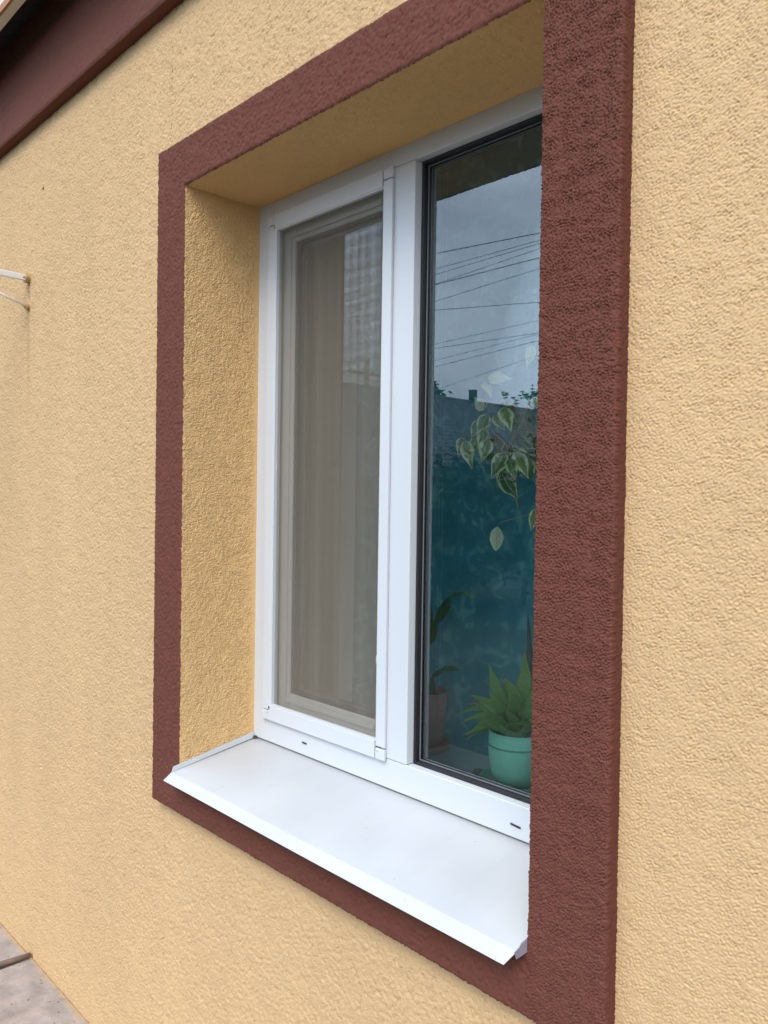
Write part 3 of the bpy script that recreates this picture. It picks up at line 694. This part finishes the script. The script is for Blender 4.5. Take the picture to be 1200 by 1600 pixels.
# ficus by the right side of the inner sill, its branch hanging into view
LEAVES = [
(0.804,0.310,0.953, 0.799,0.298,0.904, 0.019,0),(0.672,0.330,0.903, 0.747,0.318,0.892, 0.024,0),(0.663,0.330,0.893, 0.693,0.318,0.856, 0.019,0),
(0.656,0.340,0.836, 0.636,0.328,0.864, 0.024,0),(0.731,0.310,0.834, 0.763,0.298,0.779, 0.029,1),(0.688,0.340,0.827, 0.721,0.328,0.786, 0.028,2),
(0.657,0.350,0.826, 0.637,0.338,0.781, 0.028,2),(0.621,0.360,0.819, 0.614,0.348,0.765, 0.020,2),(0.658,0.340,0.797, 0.653,0.328,0.743, 0.024,2),
(0.601,0.330,0.778, 0.601,0.318,0.730, 0.021,1),(0.617,0.320,0.769, 0.651,0.308,0.704, 0.028,1),(0.641,0.340,0.784, 0.628,0.328,0.738, 0.025,2),
(0.676,0.330,0.770, 0.668,0.318,0.720, 0.029,2),(0.653,0.370,0.757, 0.653,0.358,0.711, 0.021,3),(0.728,0.320,0.738, 0.703,0.308,0.684, 0.031,2),
(0.752,0.310,0.727, 0.777,0.298,0.678, 0.025,2),(0.757,0.320,0.740, 0.801,0.308,0.683, 0.029,1),(0.689,0.360,0.699, 0.746,0.348,0.640, 0.038,3),
(0.705,0.330,0.582, 0.712,0.318,0.530, 0.026,0),(0.806,0.330,0.622, 0.801,0.318,0.574, 0.020,1),(0.692,0.390,0.838, 0.741,0.378,0.762, 0.034,4),
(0.728,0.380,0.821, 0.769,0.368,0.747, 0.030,4),(0.723,0.370,0.765, 0.783,0.358,0.725, 0.028,3),(0.643,0.390,0.790, 0.679,0.378,0.720, 0.032,4),
(0.733,0.400,0.836, 0.716,0.388,0.766, 0.031,4),(0.684,0.380,0.767, 0.712,0.368,0.721, 0.025,3),(0.801,0.330,0.851, 0.796,0.318,0.822, 0.016,0),
(0.704,0.410,0.818, 0.688,0.398,0.754, 0.034,4),(0.751,0.400,0.766, 0.728,0.388,0.704, 0.025,3)]
fic = empty('ficus_plant', (.93, .36, .04))
tag(fic, 'trailing variegated ficus with heart shaped cream edged leaves behind the right pane', 'plant')
fr_ = random.Random(99)
for q in range(16):
    x, y, z = fr_.uniform(.66, .86), fr_.uniform(.37, .44), fr_.uniform(.70, .86)
    L0 = fr_.uniform(.045, .065); LEAVES.append((x, y, z, x+fr_.uniform(-.025, .03), y-fr_.uniform(0, .02), z-L0, fr_.uniform(.026, .034), fr_.choice((2, 3, 3, 4))))
for i, (ax, ay, az, bx, by, bz, w, k) in enumerate(LEAVES):
    rr = random.Random(i)
    leaf_mesh('leaf', (ax, ay, az), (bx, by, bz), w*1.12, FM[k], fic, bend=rr.uniform(.04, .16), fold=rr.uniform(.15, .45), prof='oval' if i == 18 else 'heart', roll=rr.uniform(-.35, .35))
mb = MB(); STEMS = []
for pts, r0 in (([(.93, .36, .15), (.925, .36, .55), (.91, .355, .80), (.86, .36, .90), (0.799, 0.36, 0.868), (0.753, 0.36, 0.842), (0.743, 0.36, 0.804), (0.717, 0.36, 0.765), (0.7, 0.36, 0.743), (0.724, 0.355, 0.682), (0.742, 0.352, 0.622)], .0016),
                ([(0.705, 0.33, 0.582), (0.715, 0.33, 0.592), (0.744, 0.33, 0.599), (0.78, 0.33, 0.608), (.85, .34, .64), (.92, .355, .66)], .0009),
                ([(.90, .355, .78), (0.804, 0.355, 0.748), (0.721, 0.355, 0.747), (0.649, 0.355, 0.802), (0.622, 0.355, 0.818)], .0012),
                ([(.88, .35, .91), (0.811, 0.34, 0.95), (0.73, 0.34, 0.905), (0.663, 0.34, 0.905), (0.656, 0.34, 0.836)], .001),
                ([(0.733, 0.34, 0.745), (0.713, 0.34, 0.739), (0.67, 0.34, 0.771), (0.641, 0.34, 0.784), (0.601, 0.335, 0.779)], .001)):
    mb.tube(pts, r0, 6); STEMS += [Vector(a_).lerp(Vector(b_), f_) for a_, b_ in zip(pts[:-1], pts[1:]) for f_ in (0, .25, .5, .75)]
for (ax, ay, az, *_r) in LEAVES:                    # petioles join every leaf to the nearest twig
    a_ = Vector((ax, ay, az)); n_ = min(STEMS, key=lambda v: (v-a_).length+(.03 if v.z < az else 0)); m_ = (a_+n_)/2+Vector((0, 0, .006))
    if (n_-a_).length > .003: mb.tube([n_, m_, a_], .0008, 5)
mb.build('stem', m_twig, fic, smooth=True)
def pot(parent, c, rt, rb, h, mat, belly=0.0, groove=True):
    mb = MB(); p = []
    for i in range(13):
        f = i/12; r = rb+(rt-rb)*f + belly*math.sin(math.pi*f**.8)
        if f < .12: r -= (1-f/.12)**2*.006
        p.append((r, h*f))
    p += [(rt+.0006, h+.0006), (rt-.0022, h+.0004), (rt-.003, h-.004), (rt-.0045, h-.018)]
    mb.lathe(c, [(0, 0)]+p, 44); o = mb.build('pot', mat, parent, smooth=True)
    mb = MB(); mb.lathe(c, [(0, h-.014), (rt*.5, h-.011), (rt-.004, h-.015)], 30); mb.build('soil', m_soil, parent, smooth=True)
    return o
pot(fic, (.93, .36, .04), .062, .048, .11, simple('brown_plastic_pot', (.12, .07, .05), .5))

# aloe in the mint pot
AC = Vector((.762, .335, .16))
alo = empty('succulent_plant', (AC.x, AC.y, .048))
tag(alo, 'spiky green succulent with orange leaf tips in a mint green pot', 'plant')
po = pot(alo, (AC.x, AC.y, .048), .058, .044, .108, m_mint, belly=.007)
mb = MB(); mb.lathe((AC.x, AC.y, .048), [(.0602, .078), (.0612, .0785), (.0612, .081), (.0600, .0815)], 44); mb.build('pot_ring', simple('mint_groove', (.10, .32, .24), .5), alo, smooth=True)
mb = MB(); mb.lathe((AC.x, AC.y, .0405), [(0, .0), (.058, .0), (.072, .010), (.0745, .016), (.0725, .016), (.069, .010), (.056, .003), (0, .003)], 44)
sau = mb.build('plant_saucer', m_mint, None, smooth=True); tag(sau, 'mint green saucer under the mint green pot', 'saucer')
ALOE = [(0.713,0.300,0.293,.030),(0.781,0.330,0.323,.034),(0.672,0.290,0.220,.028),(0.605,0.310,0.157,.024),(0.650,0.290,0.127,.026),(0.745,0.258,0.178,.024),(0.641,0.340,0.178,.022),
(0.642,0.370,0.235,.012),(0.846,0.300,0.297,.03),(0.860,0.270,0.185,.026),(0.827,0.280,0.189,.028),(0.695,0.380,0.247,.026),(0.599,0.360,0.175,.012),(0.835,0.350,0.236,.028),(0.798,0.380,0.184,.024),(0.708,0.270,0.173,.028),(0.765,0.270,0.196,.03),(.668,.33,.128,.026),(.650,.30,.112,.024),(.735,.262,.185,.026),(.690,.285,.205,.028),(.655,.31,.195,.022),(.735,.275,.240,.028),(.80,.28,.25,.03),(.70,.36,.215,.026),(.684,.262,.142,.028),(.725,.258,.185,.028),(.625,.30,.142,.026),(.662,.28,.165,.03),(.79,.265,.215,.032),(.755,.30,.27,.03)]
for i, (x, y, z, w) in enumerate(ALOE):
    rr = random.Random(50+i)
    tip = Vector((x, y, z)); base = AC+Vector((rr.uniform(-.014, .014), rr.uniform(-.014, .014), -.012))
    d = tip-base; hz = Vector((d.x, d.y, 0)); up_ = Vector((0, 0, 1))
    horizontal = hz.length/(d.length+1e-6)
    n_ = 14; V, F, UV = [], [], []
    t = d.normalized(); s = t.cross(up_*.75+Vector((.62, -.78, 0))*rr.uniform(.5, 1.0))
    s.normalize(); nr = s.cross(t).normalized()
    arch = (.10+.24*max(0, horizontal-.55))*d.length; bow = s*rr.uniform(-.10, .10)*d.length
    for k in range(n_+1):
        f = k/n_; c = base.lerp(tip, f)+Vector((0, 0, arch*math.sin(math.pi*f**.8)))+bow*math.sin(math.pi*f)
        wd = w*.76*max(0, 1-f)**.8*(.82+.3*math.sin(math.pi*f))+.0003
        tooth = .0024*(1-f) if k % 2 else 0
        th_ = wd*.30+.0005
        sec = [(-1, .32), (-.5, -.05), (0, -.18), (.5, -.05), (1, .32), (.5, -.62), (0, -.95), (-.5, -.62)]
        for (a, bq) in sec:
            ww = wd+(tooth if abs(a) == 1 else 0)
            V.append(tuple(c+s*(a*ww)+nr*(bq*th_*1.3))); UV.append((.5+a*.5, f))
    m8 = 8
    for k in range(n_):
        for j in range(m8):
            a = k*m8+j; b2 = k*m8+(j+1) % m8; F.append((a, b2, b2+m8, a+m8))
    me = bpy.data.meshes.new('leaf'); me.from_pydata(V, [], F); me.update(); ul = me.uv_layers.new(name='UVMap')
    for lp in me.loops: ul.data[lp.index].uv = UV[lp.vertex_index]
    link_mesh('leaf', me, m_aloe, alo, True)

# flat-jointed cactus in the pink pot
PC = (.468, .372, .052)
cac = empty('jointed_cactus', PC)
tag(cac, 'dark flat stemmed cactus with an arching tip in a dusty pink pot', 'plant')
pot(cac, PC, .0475, .036, .128, m_pink, belly=.002)
mb = MB(); mb.lathe((PC[0], PC[1], .0405), [(0, 0), (.045, 0), (.054, .008), (.0555, .018), (.053, .018), (.051, .009), (.044, .003), (0, .003)], 40)
sau = mb.build('plant_saucer', m_pink, None, smooth=True); tag(sau, 'dusty pink saucer under the pink pot by the mullion', 'saucer')
def seg(a, b, w, bend=0.0, oval=True):
    o = leaf_mesh('stem_segment', a, b, w, m_cactus, cac, bend=bend, fold=.1, prof='oval', thick=.004, n=8); return o
seg((.452, .38, .17), (.452, .38, .30), .020); seg((.450, .38, .285), (.461, .38, .39), .030); seg((.462, .38, .285), (.492, .376, .360), .022)
seg((.486, .376, .340), (.543, .371, .419), .026, .03); seg((.538, .371, .416), (.579, .37, .427), .010, .1); seg((.574, .37, .428), (.610, .37, .410), .007, .25)
seg((.474, .372, .165), (.487, .37, .222), .016); seg((.482, .37, .215), (.528, .37, .246), .013, .12); seg((.52, .37, .246), (.576, .37, .247), .012, .10)
seg((.458, .36, .165), (.462, .362, .250), .018); seg((.466, .375, .16), (.49, .375, .20), .018); seg((.44, .38, .16), (.42, .39, .26), .02)

# dark upright plant behind the mint pot
snk = empty('snake_plant', (.80, .405, .04))
tag(snk, 'dark upright pointed leaves standing behind the mint green pot', 'plant')
pot(snk, (.815, .405, .04), .042, .034, .08, simple('dark_pot', (.03, .03, .032), .5))
leaf_mesh('leaf', (.745, .42, .10), (0.722, 0.42, 0.392), .052, m_snake, snk, bend=.03, fold=.25, prof='blade', thick=.003)
leaf_mesh('leaf', (.812, .41, .10), (0.776, 0.40, 0.345), .040, m_snake, snk, bend=-.03, fold=.25, prof='blade', thick=.003)
leaf_mesh('leaf', (.83, .41, .10), (0.85, 0.40, 0.365), .036, m_snake, snk, bend=.02, fold=.25, prof='blade', thick=.003)
dl = leaf_mesh('dry_leaf', (.672, .300, .044), (.690, .318, .058), .020, m_dry, None, bend=.3, fold=.5, face=Vector((.3, -.5, .8)))
tag(dl, 'small dried leaf lying on the inner sill beside the mint green pot', 'leaf')

# curtains hanging in the room
def curtain(name, x0, x1, y, z0, z1, amp, waves, mat, label):
    xs = lin(x0, x1, .006); zs = lin(z0, z1, .04); X, Z = np.meshgrid(xs, zs)
    ph = (X-x0)/(x1-x0)*waves*2*math.pi
    Y = y+amp*np.sin(ph+.5*np.sin(Z*2.1))+amp*.4*np.sin(ph*2.3+1+Z)
    o = grid_object(name, np.stack([X, Y, Z], -1), None, mat, None); o['label'] = label; o['category'] = 'curtain'; return o
curtain('curtain', .02, 1.10, .52, -.75, 1.66, .006, 6, m_curtain, 'teal curtain with a tonal floral pattern hanging behind the plants')
curtain('curtain', -.90, .02, .47, -.75, 1.66, .0012, 2, m_lining, 'plain beige curtain hanging behind the screened casement')

# ============================================================ ACROSS THE YARD (seen mirrored in the panes)
CABLES = [(-8.77,-9.52,-6.60,-9.92,5.20,0.0060),(-9.94,-10.80,-7.21,-10.76,5.40,0.0040),(-10.25,-11.11,-7.32,-10.91,5.40,0.0040),(-9.78,-10.59,-7.04,-10.53,5.00,0.0060),
(-9.83,-10.83,-6.92,-10.37,5.10,0.0040),(-9.87,-10.73,-6.81,-10.23,4.70,0.0040),(-10.08,-10.92,-7.99,-11.86,4.60,0.0050),(-13.90,-14.88,-9.83,-14.34,4.90,0.0040),
(-12.79,-13.72,-9.49,-13.90,4.50,0.0050),(-14.15,-15.15,-9.58,-14.01,4.50,0.0040),(-14.31,-15.45,-9.72,-14.22,4.40,0.0050),(-17.48,-19.28,-11.40,-16.37,4.50,0.0040)]
m_cable = simple('black_cable', (.02, .02, .022), .6)
words = ['highest thick', 'second thin', 'third thin', 'thick main', 'slack thin', 'lone thin', 'nearly level', 'upper far', 'thick far', 'middle far', 'lower far', 'farthest sloping']
for i, (ax, ay, bx, by, z, r0) in enumerate(CABLES):
    A = Vector((ax, ay, z)); B = Vector((bx, by, z)); u = (B-A).normalized(); p0 = A-u*7; p1 = B+u*7
    pts = []
    for k in range(15):
        f = k/14; p = p0.lerp(p1, f); pts.append(p)
    mb = MB(); mb.tube(pts, r0*1.25, 5)
    tag(mb.build('overhead_cable', m_cable), words[i]+' black overhead cable mirrored in the pane against the sky', 'cable', 'overhead cables mirrored in the window')
m_polew = simple('grey_pole_wood', (.14, .12, .10), .85, .2, 6)
for x, y, lb in ((-2.0, -10.6, 'weathered wooden utility pole across the yard, nearer one'), (-20.5, -18.5, 'weathered wooden utility pole beyond the slate roof, farther one')):
    up_ = empty('utility_pole', (x, y, GZ)); tag(up_, lb, 'utility pole', 'utility poles across the yard')
    mb = MB(); mb.tube([(x, y, GZ-.3), (x, y, 5.7)], [.13, .09], 12); mb.build('pole', m_polew, up_, smooth=True)
    mb = MB(); mb.box(x-.05, x+.05, y-.9, y+.9, 5.15, 5.25); mb.build('crossarm', m_polew, up_, bevel=.01)
oh = empty('opposite_house', (-11, -14, GZ))
tag(oh, 'low house with grey slate roof and narrow chimney mirrored in the right pane', 'house')
m_ow = simple('dim_wall', (.10, .11, .10), .9, .2, 2); m_sl = simple('slate', (.050, .062, .078), .7, .3, 9)
RX, RZ, EX, EZ = -11.02, 3.0, -7.2, 1.0
mb = MB(); mb.box(-14.2, -7.6, -21, -6.5, GZ-.1, 1.05); mb.build('wall', m_ow, oh)
mb = MB()
mb.hexa([(RX, -21.4, RZ-.12), (RX, -6.2, RZ-.12), (EX, -6.2, EZ-.12), (EX, -21.4, EZ-.12), (RX, -21.4, RZ-.04), (RX, -6.2, RZ-.04), (EX, -6.2, EZ-.04), (EX, -21.4, EZ-.04)])
mb.hexa([(2*RX-EX, -21.4, EZ-.12), (2*RX-EX, -6.2, EZ-.12), (RX, -6.2, RZ-.12), (RX, -21.4, RZ-.12), (2*RX-EX, -21.4, EZ-.04), (2*RX-EX, -6.2, EZ-.04), (RX, -6.2, RZ-.04), (RX, -21.4, RZ-.04)])
roof_o = mb.build('roof', m_sl, oh)
mb = MB(); mb.tube([(RX, -21.4, RZ-.03), (RX, -6.2, RZ-.03)], .05, 8); mb.build('ridge_cap', m_sl, roof_o)
# slates: overlapping tilted pieces on the slope that faces the window, joined (more than 300)
mb = MB(); sw = .24; nrow = 22
for rI in range(nrow):
    f0, f1 = rI/nrow, (rI+1.12)/nrow
    for c in range(62):
        y0 = -21.3+(c+(.5 if rI % 2 else 0))*sw; y1 = y0+sw-.02
        xa = RX+(EX-RX)*f0; za = RZ+(EZ-RZ)*f0-.03; xb = RX+(EX-RX)*min(1.01, f1); zb = RZ+(EZ-RZ)*min(1.01, f1)-.005
        mb.hexa([(xa, y0, za), (xa, y1, za), (xb, y1, zb), (xb, y0, zb), (xa, y0, za+.012), (xa, y1, za+.012), (xb, y1, zb-.012), (xb, y0, zb-.012)])
tag(mb.build('slates', m_sl, roof_o), kind='stuff')
mb = MB(); mb.box(-11.10, -10.96, -13.52, -13.38, 2.6, 3.24); mb.box(-11.11, -10.95, -13.53, -13.37, 3.242, 3.27)
mb.build('chimney', simple('chimney_brick', (.06, .06, .065), .9), oh)

m_leafy = simple('tree_foliage', (.045, .085, .03), .7, .5, 2); m_bark = simple('bark', (.09, .07, .05), .9, .3, 10)
def tree(x, y, h, cr, ch, n, ls, label, name='tree', group=None, trunk=.12, lean=0):
    tr = empty(name, (x, y, GZ)); tag(tr, label, 'tree', group)
    rr = random.Random(int(x*100+y*10))
    mb = MB(); top = Vector((x+lean, y, GZ+h-ch*.45)); mb.tube([(x, y, GZ-.1), (x+lean*.4, y, GZ+h*.35), top], [trunk, trunk*.7, trunk*.25], 8)
    ctr = []
    for k in range(12):
        a = rr.uniform(0, 6.28); q = rr.uniform(.35, .85); zz_ = GZ+h-ch+ch*rr.uniform(.15, .95)
        e = Vector((x+lean+math.cos(a)*cr*q, y+math.sin(a)*cr*q, zz_)); ctr.append(e)
        s = Vector((x+lean*.6, y, GZ+h-ch+ch*rr.uniform(0, .4))); mb.tube([s, (s+e)/2+Vector((0, 0, .1)), e], [trunk*.3, trunk*.18, trunk*.06], 5)
    mb.build('trunk', m_bark, tr, smooth=True)
    mb = MB()
    for k in range(n):
        c = rr.choice(ctr); q = Vector((rr.gauss(0, 1), rr.gauss(0, 1), rr.gauss(0, .8)))*cr*.27
        p = c+q; a = Vector((rr.uniform(-1, 1), rr.uniform(-1, 1), rr.uniform(-1, 1))).normalized(); bq = a.orthogonal().normalized()
        mb.quad(tuple(p-a*ls), tuple(p+bq*ls*.5), tuple(p+a*ls), tuple(p-bq*ls*.5))
    mb.build('crown', m_leafy, tr)
tree(-18.5, -19.1, 5.5, .95, 2.4, 6000, .10, 'bushy dark tree rising behind the slate roof left of the chimney')
tree(-8.45, -11.55, 3.86, .20, .9, 150, .05, 'thin sapling with sparse leaves before the slate roof, left one', 'sapling', 'saplings before the slate roof', .02)
tree(-8.05, -11.85, 3.92, .20, .9, 150, .05, 'thin sapling with sparse leaves before the slate roof, right one', 'sapling', 'saplings before the slate roof', .02)
for i, (x, y, h, cr, lb) in enumerate(((-5.6, -6.0, 1.7, .8, 'dark rounded garden shrub across the yard, nearest to the window'), (-7.0, -8.6, 2.1, 1.0, 'dark broad garden shrub in front of the dim house wall'),
        (-6.0, -8.9, 2.5, .8, 'taller loose garden shrub in front of the low eave'), (-7.3, -7.2, 1.9, .8, 'dark garden shrub at the left end of the dim house wall'),
        (-4.6, -8.9, 2.2, .9, 'dark garden shrub between the house and the nearer pole'), (-3.2, -8.8, 2.0, .9, 'dark garden shrub beside the nearer pole'))):
    tree(x, y, h, cr, h-.2, 3500, .065, lb, 'garden_shrub', 'shrubs across the yard', .04)
